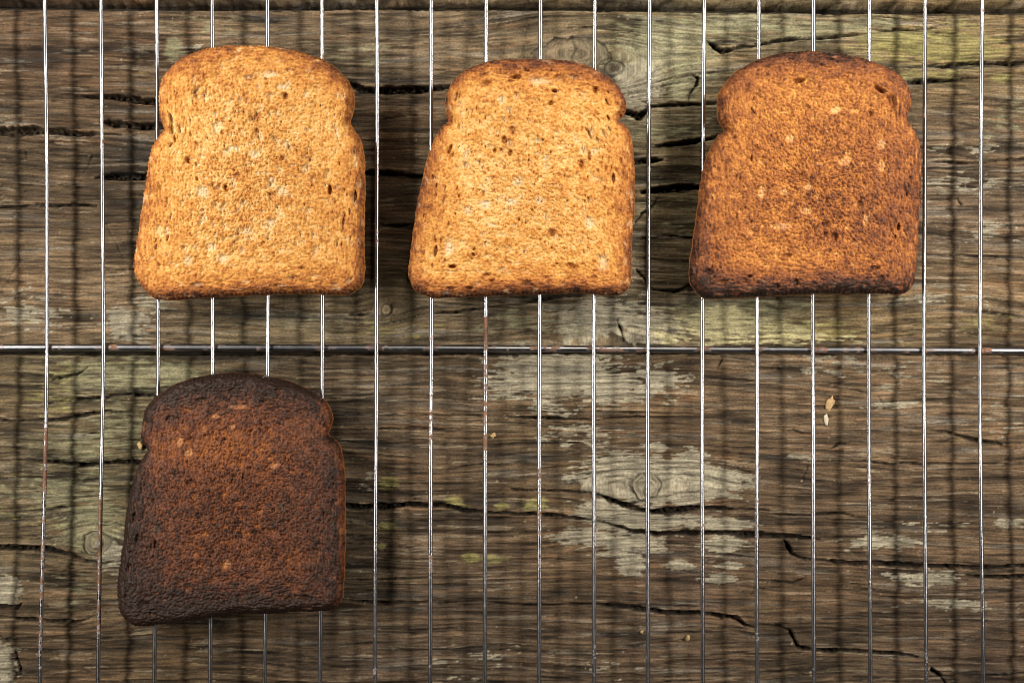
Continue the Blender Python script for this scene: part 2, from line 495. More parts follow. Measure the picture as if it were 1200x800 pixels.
# the wood's own colour at points of the photograph with light falloff painted into the lower centre
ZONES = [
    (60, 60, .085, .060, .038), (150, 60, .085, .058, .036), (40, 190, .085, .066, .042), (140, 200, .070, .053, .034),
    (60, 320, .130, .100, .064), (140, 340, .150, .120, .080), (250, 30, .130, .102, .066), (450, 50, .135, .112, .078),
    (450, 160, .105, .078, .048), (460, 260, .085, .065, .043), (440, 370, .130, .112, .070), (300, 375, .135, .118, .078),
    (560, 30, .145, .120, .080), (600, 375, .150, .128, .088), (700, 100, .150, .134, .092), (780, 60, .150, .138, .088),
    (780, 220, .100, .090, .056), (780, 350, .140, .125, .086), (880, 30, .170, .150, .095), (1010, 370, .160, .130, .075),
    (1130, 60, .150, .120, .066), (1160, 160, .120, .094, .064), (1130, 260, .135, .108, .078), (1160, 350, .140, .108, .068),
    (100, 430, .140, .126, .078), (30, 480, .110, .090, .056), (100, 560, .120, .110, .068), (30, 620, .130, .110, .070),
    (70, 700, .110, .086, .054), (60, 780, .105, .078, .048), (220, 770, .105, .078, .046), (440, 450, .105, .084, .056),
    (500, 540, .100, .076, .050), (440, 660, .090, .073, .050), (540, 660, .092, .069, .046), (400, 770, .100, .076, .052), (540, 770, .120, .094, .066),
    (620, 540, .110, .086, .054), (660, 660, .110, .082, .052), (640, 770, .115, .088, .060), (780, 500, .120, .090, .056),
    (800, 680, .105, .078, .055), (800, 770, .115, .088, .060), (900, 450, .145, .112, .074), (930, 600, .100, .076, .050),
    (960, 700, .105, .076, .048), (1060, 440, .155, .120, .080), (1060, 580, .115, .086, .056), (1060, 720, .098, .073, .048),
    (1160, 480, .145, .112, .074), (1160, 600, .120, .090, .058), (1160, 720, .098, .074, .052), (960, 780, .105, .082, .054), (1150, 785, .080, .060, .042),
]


def crack_field(X, Y, xs_dense):
    """Depth of the cracks (photograph pixels) and how much grime they hold."""
    depth = np.zeros_like(X)
    lip = np.zeros_like(X)
    wob = 2.6 * fbm(X / 40.0, Y / 24.0, 3, 91) + 0.7 * fbm(X / 11.0, Y / 5.0, 2, 95)
    wid = np.clip(1.05 + 1.0 * fbm(X / 46.0, Y / 14.0, 4, 97), 0.2, 1.9)
    yy = Y[:, 0]
    xx = X[0]
    for pts in CRACKS:
        p = np.array(pts, float)
        x0, x1 = p[:, 0].min() - 8, p[:, 0].max() + 8
        y0, y1 = p[:, 1].min() - 14, p[:, 1].max() + 14
        i0, i1 = np.searchsorted(yy, [y0, y1])
        j0, j1 = np.searchsorted(xx, [x0, x1])
        if i1 <= i0 or j1 <= j0:
            continue
        sx = X[i0:i1, j0:j1]
        sy = Y[i0:i1, j0:j1] + wob[i0:i1, j0:j1]
        best = np.full(sx.shape, -9.0)
        bw = np.ones(sx.shape)
        for (ax, ay, aw), (bx, by, bw_) in zip(pts[:-1], pts[1:]):
            dx, dy = bx - ax, by - ay
            t = np.clip(((sx - ax) * dx + (sy - ay) * dy) / (dx * dx + dy * dy), 0, 1)
            dd = np.hypot(sx - ax - t * dx, sy - ay - t * dy)
            w = (aw + t * (bw_ - aw)) * wid[i0:i1, j0:j1]
            v = (0.85 * w + 0.45 - dd)
            up = v > best
            best = np.where(up, v, best)
            bw = np.where(up, w, bw)
        e = np.clip(best / 2.0, 0, 1)
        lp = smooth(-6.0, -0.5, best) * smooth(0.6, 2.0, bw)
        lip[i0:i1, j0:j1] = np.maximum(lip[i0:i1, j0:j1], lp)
        dep = e * np.clip(2.5 + bw * 5.0, 0, 24) * (0.8 + 0.35 * wid[i0:i1, j0:j1] * pnoise(sx / 5.0, sy / 2.5, 98))
        depth[i0:i1, j0:j1] = np.maximum(depth[i0:i1, j0:j1], dep)
    return depth, lip * (depth < 0.5)


def wood_fields(X, Y, seed_row):
    """Height (pixels), colour, grain coordinates and lichen with its painted light over a grid of photograph pixels."""
    # grain line coordinate
    G = Y + 15 * fbm(X / 420.0, Y / 130.0, 3, 3 + seed_row) + 1.6 * fbm(X / 90.0, Y / 40.0, 3, 5 + seed_row)
    ring = np.zeros_like(X)
    knot_in = np.zeros_like(X)
    kd = np.zeros_like(X)
    for (cx, cy, rx, ry, lx, ly, dk) in KNOTS:
        dx, dy = X - cx, Y - cy
        fall = np.exp(-(dx / lx) ** 2 - (dy / ly) ** 2)
        G = G - dy * 0.82 * fall
        q = np.sqrt((dx / rx) ** 2 + (dy / ry) ** 2) * (1 + 0.30 * fbm(X / 14.0, Y / 14.0, 3, 51))
        inside = smooth(1.12, 0.95, q)
        knot_in = np.maximum(knot_in, inside * (dk > 0))
        kd += dk * np.exp(-((q - 1.0) / 0.085) ** 2) * (0.35 + 0.65 * smooth(-0.3, 0.3, pnoise(X / 11.0, Y / 11.0, 54)))
        kd += 0.45 * dk * np.exp(-((q - 1.45) / 0.07) ** 2) * smooth(-0.1, 0.4, pnoise(X / 18.0, Y / 18.0, 53))
        ring = np.where(inside > 0.3, q * min(rx, ry) * 0.55 + cx, ring)
        # a drying split across the knot
        if dk > .85:
            kd += inside * np.exp(-((dx + 2 * np.sin(dy / 4.0)) / 1.5) ** 2) * 0.9
    G = np.where(knot_in > 0.3, ring, G)
    # weathered ridges: hard late wood stands proud
    r1 = fbm(X / 260.0, G / 5.2, 3, 11)
    r2 = fbm(X / 120.0, G / 2.4, 2, 17)
    r3 = fbm(X / 500.0, G / 17.0, 3, 23)
    rough_zone = smooth(-0.25, 0.35, fbm(X / 240.0, Y / 90.0, 3, 29))
    h = 2.6 * r1 * (0.5 + 0.8 * rough_zone) + 1.3 * r2 + 3.4 * r3
    h += 2.2 * fbm(X / 210.0, Y / 150.0, 3, 31) + 0.35 * fbm(X / 7.0, Y / 4.0, 3, 37)
    ln = np.abs(pnoise(X / 170.0, G / 4.6, 12) + 0.25 * pnoise(X / 40.0, G / 3.0, 13))
    lines = smooth(0.16, 0.02, ln) * (0.35 + 0.65 * smooth(-0.3, 0.3, fbm(X / 160.0, G / 40.0, 2, 14)))
    ln2 = np.abs(pnoise(X / 260.0, G / 11.0, 15))
    lines2 = smooth(0.07, 0.01, ln2) * smooth(-0.2, 0.2, fbm(X / 90.0, G / 30.0, 2, 16))
    h -= 1.0 * lines + 2.0 * lines2
    # steps where splinters have come off along the grain
    st = fbm(X / 330.0, G / 26.0, 3, 41)
    h += 1.5 * smooth(0.02, 0.07, st) - 1.4 * smooth(0.05, -0.0, st + 0.22)
    # many fine checks along the grain
    chk = fbm(X / 150.0, G / 3.1, 3, 43)
    patch = smooth(0.0, 0.35, fbm(X / 130.0, Y / 45.0, 3, 47))
    check = smooth(0.40, 0.60, chk) * patch
    h -= 2.6 * check
    cr, lip = crack_field(X, Y, None)
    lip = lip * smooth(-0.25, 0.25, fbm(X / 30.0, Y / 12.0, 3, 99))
    # lifted lips along the cracks, lightened in colour further down as if lit
    h += 1.6 * lip - cr
    h -= 2.0 * kd
    h += 0.9 * knot_in * (0.3 + fbm(X / 8.0, Y / 8.0, 2, 57))
    # ---- colour
    ri = np.unique(np.append(np.arange(0, X.shape[0], 5), X.shape[0] - 1))
    ci = np.unique(np.append(np.arange(0, X.shape[1], 5), X.shape[1] - 1))
    xs, ys = X[np.ix_(ri, ci)], Y[np.ix_(ri, ci)]
    num = np.zeros(xs.shape + (3,))
    den = np.zeros(xs.shape)
    wx = xs + 40 * fbm(xs / 120.0, ys / 60.0, 3, 61)
    wy = ys + 26 * fbm(xs / 140.0, ys / 50.0, 3, 63)
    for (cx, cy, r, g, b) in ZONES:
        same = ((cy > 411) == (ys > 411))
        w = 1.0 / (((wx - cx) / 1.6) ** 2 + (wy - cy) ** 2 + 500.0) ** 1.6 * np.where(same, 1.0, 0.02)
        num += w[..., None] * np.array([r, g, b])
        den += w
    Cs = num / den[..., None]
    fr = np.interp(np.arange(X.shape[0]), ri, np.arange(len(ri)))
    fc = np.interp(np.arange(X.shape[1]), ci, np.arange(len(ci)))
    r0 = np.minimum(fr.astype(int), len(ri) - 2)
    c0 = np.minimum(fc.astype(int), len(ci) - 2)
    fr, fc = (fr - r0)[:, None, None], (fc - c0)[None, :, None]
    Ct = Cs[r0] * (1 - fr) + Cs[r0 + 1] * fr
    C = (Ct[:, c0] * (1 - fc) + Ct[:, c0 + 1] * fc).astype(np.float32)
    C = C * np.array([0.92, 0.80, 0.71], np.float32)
    tone = 1.02 + 0.6 * r1 + 0.4 * r2 + 0.8 * r3 + 0.8 * fbm(X / 60.0, Y / 16.0, 4, 65)
    C = C * (np.clip(tone, 0.3, 2.2) * (1 - 0.36 * lines) * (1 - 0.5 * lines2))[..., None]
    C = C * np.where(Y > 411, 0.90, 1.0)[..., None]  # lower plank painted darker to dim the lower half
    # bleached slivers where the grey skin of the wood is left
    sl1 = fbm(X / 85.0, G / 5.0, 4, 18) + 0.25 * fbm(X / 200.0, Y / 60.0, 2, 20)
    slv = smooth(0.25, 0.30, sl1)
    a = (0.55 * slv)[..., None]
    C = C * (1 - a) + (C * 0.6 + np.array([.165, .138, .100], np.float32)) * a
    h += 0.8 * slv
    drk = smooth(0.22, 0.32, fbm(X / 110.0, G / 7.0, 4, 22))
    C = C * (1 - 0.52 * drk)[..., None]
    h -= 0.7 * drk
    # warm streaks and grey bleached streaks along the grain
    warm = smooth(0.12, 0.5, fbm(X / 110.0, G / 9.0, 3, 67))
    C = C * (1 + warm[..., None] * np.array([0.14, 0.02, -0.06]))
    grey = smooth(0.10, 0.5, fbm(X / 150.0, G / 11.0, 3, 69))
    lum = C.mean(-1, keepdims=True)
    C = C * (1 - 0.55 * grey[..., None]) + (lum * np.array([1.22, 1.14, 0.98]) * 1.18) * (0.55 * grey[..., None])
    C = C * (1 + 0.45 * lip)[..., None]  # lips painted lighter, as if they caught the light
    stain = smooth(0.08, 0.42, fbm(X / 100.0, Y / 34.0, 4, 71))
    C *= (1 - 0.48 * stain)[..., None]
    # lichen, with the painted pool of light among it
    edge = 0.8 * fbm(X / 40.0, G / 8.0, 4, 73) + 0.8 * fbm(X / 15.0, G / 3.6, 3, 75) - 0.35 * lines - 0.4 * lines2
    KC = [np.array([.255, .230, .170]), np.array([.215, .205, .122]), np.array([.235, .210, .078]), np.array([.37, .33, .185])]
    lich_pool = np.zeros_like(X)
    keep = (1 - 0.5 * smooth(0.2, 0.6, chk)) * smooth(9.0, 3.0, cr)
    vary = (1 + 0.5 * fbm(X / 14.0, Y / 6.0, 4, 77))[..., None]
    yy, xx = Y[:, X.shape[1] // 2], X[0]
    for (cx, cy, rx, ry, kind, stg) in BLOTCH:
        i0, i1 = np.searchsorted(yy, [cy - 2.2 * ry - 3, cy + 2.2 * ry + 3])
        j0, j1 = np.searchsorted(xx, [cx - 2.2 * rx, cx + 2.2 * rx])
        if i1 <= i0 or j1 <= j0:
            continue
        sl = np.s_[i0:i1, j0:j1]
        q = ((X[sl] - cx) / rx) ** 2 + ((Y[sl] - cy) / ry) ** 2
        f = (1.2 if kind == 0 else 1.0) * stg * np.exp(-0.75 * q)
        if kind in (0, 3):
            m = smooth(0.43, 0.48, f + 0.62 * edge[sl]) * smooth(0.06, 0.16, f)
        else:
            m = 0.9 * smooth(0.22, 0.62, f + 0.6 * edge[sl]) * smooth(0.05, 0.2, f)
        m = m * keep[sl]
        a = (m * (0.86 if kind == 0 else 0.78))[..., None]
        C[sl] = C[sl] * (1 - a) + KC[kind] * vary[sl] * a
        lich_pool[sl] = np.maximum(lich_pool[sl], m)
    h += 0.55 * lich_pool * (1 + 0.5 * pnoise(X / 3.0, Y / 3.0, 79))
    # scattered spots of green algae and pale flecks
    alg = smooth(0.38, 0.62, fbm(X / 26.0, Y / 11.0, 4, 81)) * 0.35
    C = C * (1 - alg[..., None]) + np.array([.135, .130, .058]) * alg[..., None]
    fl = smooth(0.60, 0.72, pnoise(X / 5.5, Y / 3.4, 83)) * smooth(0.25, 0.45, pnoise(X / 21.0, Y / 17.0, 85))
    C = C * (1 - 0.6 * fl[..., None]) + np.array([.30, .26, .18]) * 0.6 * fl[..., None]
    # knot heartwood and the black grime packed into checks and splits
    C = C * (1 - 0.35 * knot_in[..., None]) + np.array([.200, .165, .115]) * 0.35 * knot_in[..., None]
    grime = np.clip(0.45 * check + smooth(0.6, 5.0, cr) * 0.66 + 0.7 * np.clip(kd, 0, 1), 0, 0.92)
    C = C * (1 - grime[..., None]) + np.array([.016, .013, .010]) * grime[..., None]
    return h, np.clip(C, 0.006, 0.8), G, lich_pool


def axis(lo, hi, a, b, step, coarse):
    """Dense between a and b, coarser outside, from lo to hi."""
    left, right = [], []
    p, s = a, step
    while p > lo:
        s = min(s * 1.25, coarse)
        p -= s
        left.append(max(p, lo))
    p, s = b, step
    while p < hi:
        s = min(s * 1.25, coarse)
        p += s
        right.append(min(p, hi))
    return np.array(left[::-1] + list(np.arange(a, b, step)) + [b] + right)


WOOD = wood_material()
tabletop = empty('tabletop')
tag(tabletop, 'weathered wooden tabletop of cracked planks with lichen under the rack', kind='structure')
XS = axis(-900, 2100, -20, 1220, 1.27, 24.0)


def make_plank(top, bottom, dense, seed_row):
    ymid = (top(600.0), bottom(600.0))
    n = int((ymid[1] - ymid[0]) / dense)
    v = np.linspace(0, 1, n)
    # rows crowd towards the joints so that their edges are crisp
    ya, yb = top(XS), bottom(XS)
    X = np.repeat(XS[None, :], n, 0)
    Y = ya[None, :] + (yb - ya)[None, :] * v[:, None]
    # rows are nearly straight, so the straight rows serve for looking the cracks up
    h, C, G, lich_pool = wood_fields(X, Y, seed_row)
    # worn arris and the groove of the joint
    wob = 1.6 * fbm(X / 40.0, Y / 9.0, 4, 101 + seed_row) + 0.8 * pnoise(X / 7.0, Y / 50.0, 107)
    da = (Y - ya[None, :])
    db = (yb[None, :] - Y)
    dj = np.minimum(da, db) + wob
    groove = 22 * smooth(5.4, 3.4, dj) + 2.2 * smooth(13, 4, dj)
    if seed_row == 2:
        top_side = smooth(60, 30, da)
        groove = 22 * smooth(2.6 + 2.4 * top_side, 1.2 + 2 * top_side, dj) + 1.6 * smooth(10, 2, dj)
    h -= groove
    gm = (smooth(4.8, 3.0, dj + (0 if seed_row != 2 else 2.0 * (db < 60))) * 0.8)[..., None]
    C = C * (1 - gm) + np.array([.018, .015, .012]) * gm
    z = h * S
    wx, wy = (X - 600) * K * D, (400 - Y) * K * D
    nr, nc = X.shape
    verts = np.stack([wx, wy, z], -1).reshape(-1, 3)
    quads = grid_quads(nr, nc)[:, ::-1]
    # skirts and underside
    base = -0.028
    idx = np.arange(nr * nc).reshape(nr, nc)
    loop = np.concatenate([idx[0, :-1], idx[:-1, -1], idx[-1, ::-1][:-1], idx[::-1, 0][:-1]])
    low = verts[loop].copy()
    low[:, 2] = base
    off = len(verts)
    m = len(loop)
    k = np.arange(m)
    k2 = (k + 1) % m
    sk = np.stack([loop[k], loop[k2], off + k2, off + k], -1)
    verts = np.concatenate([verts, low])
    c1 = [idx[0, 0], idx[0, -1], idx[-1, -1], idx[-1, 0]]
    pos = [int(np.where(loop == c)[0][0]) + off for c in c1]
    und = np.array([[pos[0], pos[1], pos[2], pos[3]]])
    quads = np.concatenate([quads, sk, und])

    def pad(a):
        return np.concatenate([a.reshape(nr * nc, -1), a.reshape(nr * nc, -1)[loop]])
    grain = np.stack([X, G, np.full_like(X, seed_row)], -1)
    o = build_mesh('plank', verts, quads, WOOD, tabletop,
                   attrs={'wood_color': pad(C), 'grain': pad(grain), 'lichen': pad(lich_pool)[:, 0]})
    return o


make_plank(lambda x: joint_top(x) - 395.0, joint_top, 4.0, 1)
make_plank(joint_top, joint_mid, 1.25, 2)
make_plank(joint_mid, joint_low, 1.25, 3)
make_plank(joint_low, lambda x: joint_low(x) + 395.0, 6.0, 4)

# ------------------------------------------------------------------ the wire rack
CHROME = chrome_material('worn_chrome', 0.725)
CHROME_BAR = chrome_material('worn_chrome_bar', 0.685, 0.5, 0.14)
rack = empty('cooling_rack', (0, 0, ZW))
tag(rack, 'chrome wire cooling rack with rust spots lying over the weathered planks', 'rack')


def tube(name, pts, radius, sides, mat, parent, rust=None, closed=False, origin=(0, 0, 0)):
    p = np.array(pts, float)
    n = len(p)
    tan = np.gradient(p, axis=0)
    if closed:
        tan = np.roll(p, -1, 0) - np.roll(p, 1, 0)
    tan /= np.linalg.norm(tan, axis=1)[:, None]
    up = np.array([0, 0, 1.0])
    side = np.cross(tan, up)
    ln = np.linalg.norm(side, axis=1)
    side[ln < 1e-3] = np.array([1.0, 0, 0])
    side /= np.linalg.norm(side, axis=1)[:, None]
    nrm = np.cross(side, tan)
    a = np.arange(sides) / sides * 2 * np.pi
    v = p[:, None, :] + radius * (np.cos(a)[None, :, None] * side[:, None, :] + np.sin(a)[None, :, None] * nrm[:, None, :])
    v = v.reshape(-1, 3)
    q = grid_quads(n, sides, wrap=True)
    tris = []
    if closed:
        i = np.arange(sides)
        i2 = (i + 1) % sides
        q = np.concatenate([q, np.stack([(n - 1) * sides + i, (n - 1) * sides + i2, i2, i], -1)])
    else:
        c0, c1 = len(v), len(v) + 1
        v = np.concatenate([v, p[:1], p[-1:]])
        for i in range(sides):
            tris.append((c0, (i + 1) % sides, i))
            tris.append((c1, (n - 1) * sides + i, (n - 1) * sides + (i + 1) % sides))
    r = np.zeros(len(v)) if rust is None else np.concatenate([np.repeat(rust, sides), np.zeros(len(v) - n * sides)])
    return build_mesh(name, v - np.array(origin), q, mat, parent, tris=tris if tris else None, attrs={'rust': r})


# columns of each wire at rows 0, 200, 400, 600, 800 of the photograph
WIRES = [
    (-78, -77, -76, -78, -82), (-12, -10, -9, -12, -18),
    (52.5, 55, 55.5, 51.5, 46.5), (118, 120, 121.5, 118, 114.5), (183.5, 184.5, 185.5, 183.5, 180.5), (248.5, 249.3, 249.3, 248.3, 246),
    (313.5, 314.2, 314.2, 312.5, 310.2), (377.5, 378, 378, 377, 375), (441.5, 442, 441, 440.3, 439), (505, 505.5, 505.3, 504.8, 503.8),
    (569.5, 569.5, 569, 568.8, 567.8), (633.5, 632.8, 632.3, 632, 631.6), (697.3, 696.6, 696, 696, 696.2), (761.3, 760.2, 759.2, 759, 759.2),
    (825.3, 824, 823, 823, 823.6), (889.5, 888.2, 887.2, 887, 887.4), (953.5, 953, 952.6, 953, 954.2), (1018.6, 1018, 1018, 1018.8, 1020),
    (1084.3, 1083.3, 1082.8, 1083.6, 1085.8), (1151, 1149.6, 1148, 1149.4, 1152.6), (1216, 1214.5, 1213, 1215, 1219), (1281, 1279, 1278, 1280, 1284),
]
RUSTY = {2: (.9, 500, 760), 3: (1.2, 590, 720), 10: (1.0, 380, 520), 11: (.7, 540, 640), 15: (.7, 570, 620), 8: (.3, 380, 600), 9: (.35, 380, 700)}
R_WIRE = 0.00101
R_BAR = 0.00162
Y0, Y1 = -215.0, 1015.0
BARS = [-130.0, 408.0, 938.0]
rr = np.random.RandomState(3)
rows = np.concatenate([np.linspace(Y0, 0, 8)[:-1], np.linspace(0, 800, 33), np.linspace(800, Y1, 8)[1:]])
for wi, cols in enumerate(WIRES):
    xs = np.interp(rows, [-400, 0, 200, 400, 600, 800, 1200], [cols[0], *cols, cols[4]])
    # soften the polyline
    for _ in range(4):
        xs[1:-1] = (xs[:-2] + 2 * xs[1:-1] + xs[2:]) / 4
    xs += 0.25 * np.sin(rows / 60.0 + rr.rand() * 6)
    wx, wy = to_world(xs, rows, ZW)
    pts = np.stack([wx, wy, np.zeros_like(wx)], -1)
    rust = 0.55 * sum(np.exp(-((rows - b) / 10.0) ** 2) for b in BARS) * rr.rand()
    if wi in RUSTY:
        a, r0, r1 = RUSTY[wi]
        rust = rust + a * smooth(r0 - 25, r0, rows) * smooth(r1 + 25, r1, rows) * 0.6
    tube('wire', pts, R_WIRE, 12, CHROME, rack, rust)
for b in BARS:
    xs = np.linspace(-140, 1340, 90)
    ys = b + 3.0 * np.clip((xs - 500) / 700.0, -0.3, 1.2)
    wx, wy = to_world(xs, ys, ZW - 0.0028)
    d = np.min(np.abs(xs[:, None] - np.array([c[2] for c in WIRES])[None, :]), 1)
    pts = np.stack([wx, wy, np.full_like(wx, -0.0028)], -1)
    tube('crossbar', pts, R_BAR, 12, CHROME_BAR, rack, 0.6 * np.exp(-(d / 8.0) ** 2))


def rounded_rect(x0, y0, x1, y1, r, k=8):
    out = []
    for cx, cy, a0 in ((x1 - r, y0 + r, -90), (x1 - r, y1 - r, 0), (x0 + r, y1 - r, 90), (x0 + r, y0 + r, 180)):
        for i in range(k + 1):
            a = math.radians(a0 + 90.0 * i / k)
            out.append((cx + r * math.cos(a), cy + r * math.sin(a)))
    return out


fx0, fy1 = to_world(-140.0, Y0, ZW)
fx1, fy0 = to_world(1340.0, Y1, ZW)
frame_pts = [(x, y, 0.0) for x, y in rounded_rect(fx0, fy0, fx1, fy1, 0.018)]
tube('frame', frame_pts, 0.002, 10, CHROME_BAR, rack, closed=True)
for sx, sy in ((fx0, fy0 + 0.05), (fx0, fy1 - 0.05), (fx1, fy0 + 0.05), (fx1, fy1 - 0.05)):
    w = 0.012
    leg = [(sx, sy - w, -0.001), (sx, sy - w * .85, -ZW * .6), (sx, sy - w * .5, -ZW + 0.0016), (sx, sy + w * .5, -ZW + 0.0016),
           (sx, sy + w * .85, -ZW * .6), (sx, sy + w, -0.001)]
    tube('foot', leg, 0.002, 10, CHROME_BAR, rack)

# ------------------------------------------------------------------ the toast slices
T1 = [(192, 152), (188, 138), (186, 120), (187, 104), (192, 90), (203, 76), (218, 66), (238, 58), (260, 54), (285, 53), (310, 54), (335, 57), (360, 63),
      (382, 72), (398, 84), (409, 97), (414.5, 110), (414, 127), (410, 143), (413, 150), (420, 160), (425, 175), (427, 200), (427, 240), (426, 290),
      (427, 318), (423, 334), (408, 345), (390, 345), (350, 344), (300, 345.5), (250, 348), (205, 351), (182, 350), (169, 338), (158, 321), (157, 305), (162, 272),
      (167, 240), (171, 212), (174, 192), (178, 175), (184, 163), (190, 156)]
T2 = [(526, 141), (521.5, 129), (523, 112), (531, 95), (546, 82), (565, 74), (586, 70), (620, 69), (650, 70), (675, 73), (699, 82), (716, 93), (728, 107),
      (733.5, 120), (732, 132), (726, 141), (733, 147), (740, 161), (743, 184), (744, 218), (743, 252), (741, 278), (740, 304), (739, 328), (734, 340), (722, 345.5),
      (688, 343.5), (662, 343.5), (633, 344), (599, 345), (569, 347), (535, 348), (505, 348), (488, 340), (480, 327), (479, 312), (483, 282), (488, 244),
      (495, 210), (501, 184), (509, 163), (518, 149)]
T3 = [(849, 153), (842, 140), (841, 125), (843, 110), (852, 95), (866, 82), (888, 70), (913, 63), (939, 60), (964, 61), (990, 64), (1019, 71), (1045, 82),
      (1060, 95), (1067, 110), (1067, 125), (1063, 140), (1070, 150), (1077, 167), (1079.5, 193), (1079, 227), (1077, 261), (1075, 295), (1073, 320), (1069, 335),
      (1058, 344), (1028, 343.5), (994, 344.5), (960, 344), (917, 346), (875, 348), (841, 350), (824, 348), (813, 338), (808, 325), (809, 308), (813, 278), (818, 244),
      (821, 218), (826, 193), (834, 172), (842, 159)]
T4 = [(173, 527), (166, 514), (166.5, 499), (169.5, 482), (180, 467), (197, 455), (216, 446), (242, 440), (267, 437), (293, 438), (318, 442), (344, 449), (365, 458),
      (380, 469), (387.5, 482), (389, 495), (385, 509), (393, 516), (400, 529), (403, 550), (404, 580), (403.5, 614), (404, 648), (403, 678), (400, 703), (388, 714),
      (365, 716), (339, 717), (310, 719), (280, 719), (250, 723), (216, 728), (186, 732), (161, 733), (146, 724), (139, 708), (137.5, 686), (140.5, 661), (145, 631),
      (149, 597), (155, 567), (161, 547), (168, 534)]


def closed_spline(pts, n):
    p = np.array(pts, float)
    m = len(p)
    out = []
    for i in range(m):
        p0, p1, p2, p3 = p[i - 1], p[i], p[(i + 1) % m], p[(i + 2) % m]
        t = np.linspace(0, 1, 24, endpoint=False)[:, None]
        out.append(0.5 * (2 * p1 + (p2 - p0) * t + (2 * p0 - 5 * p1 + 4 * p2 - p3) * t ** 2 + (3 * p1 - p0 - 3 * p2 + p3) * t ** 3))
    q = np.concatenate(out)
    seg = np.hypot(*(np.roll(q, -1, 0) - q).T)
    s = np.concatenate([[0], np.cumsum(seg)])
    qq = np.concatenate([q, q[:1]])
    u = np.linspace(0, s[-1], n, endpoint=False)
    return np.stack([np.interp(u, s, qq[:, 0]), np.interp(u, s, qq[:, 1])], -1)


Z_REST = ZW + R_WIRE - 0.00015      # underside of the slices, resting on the wires


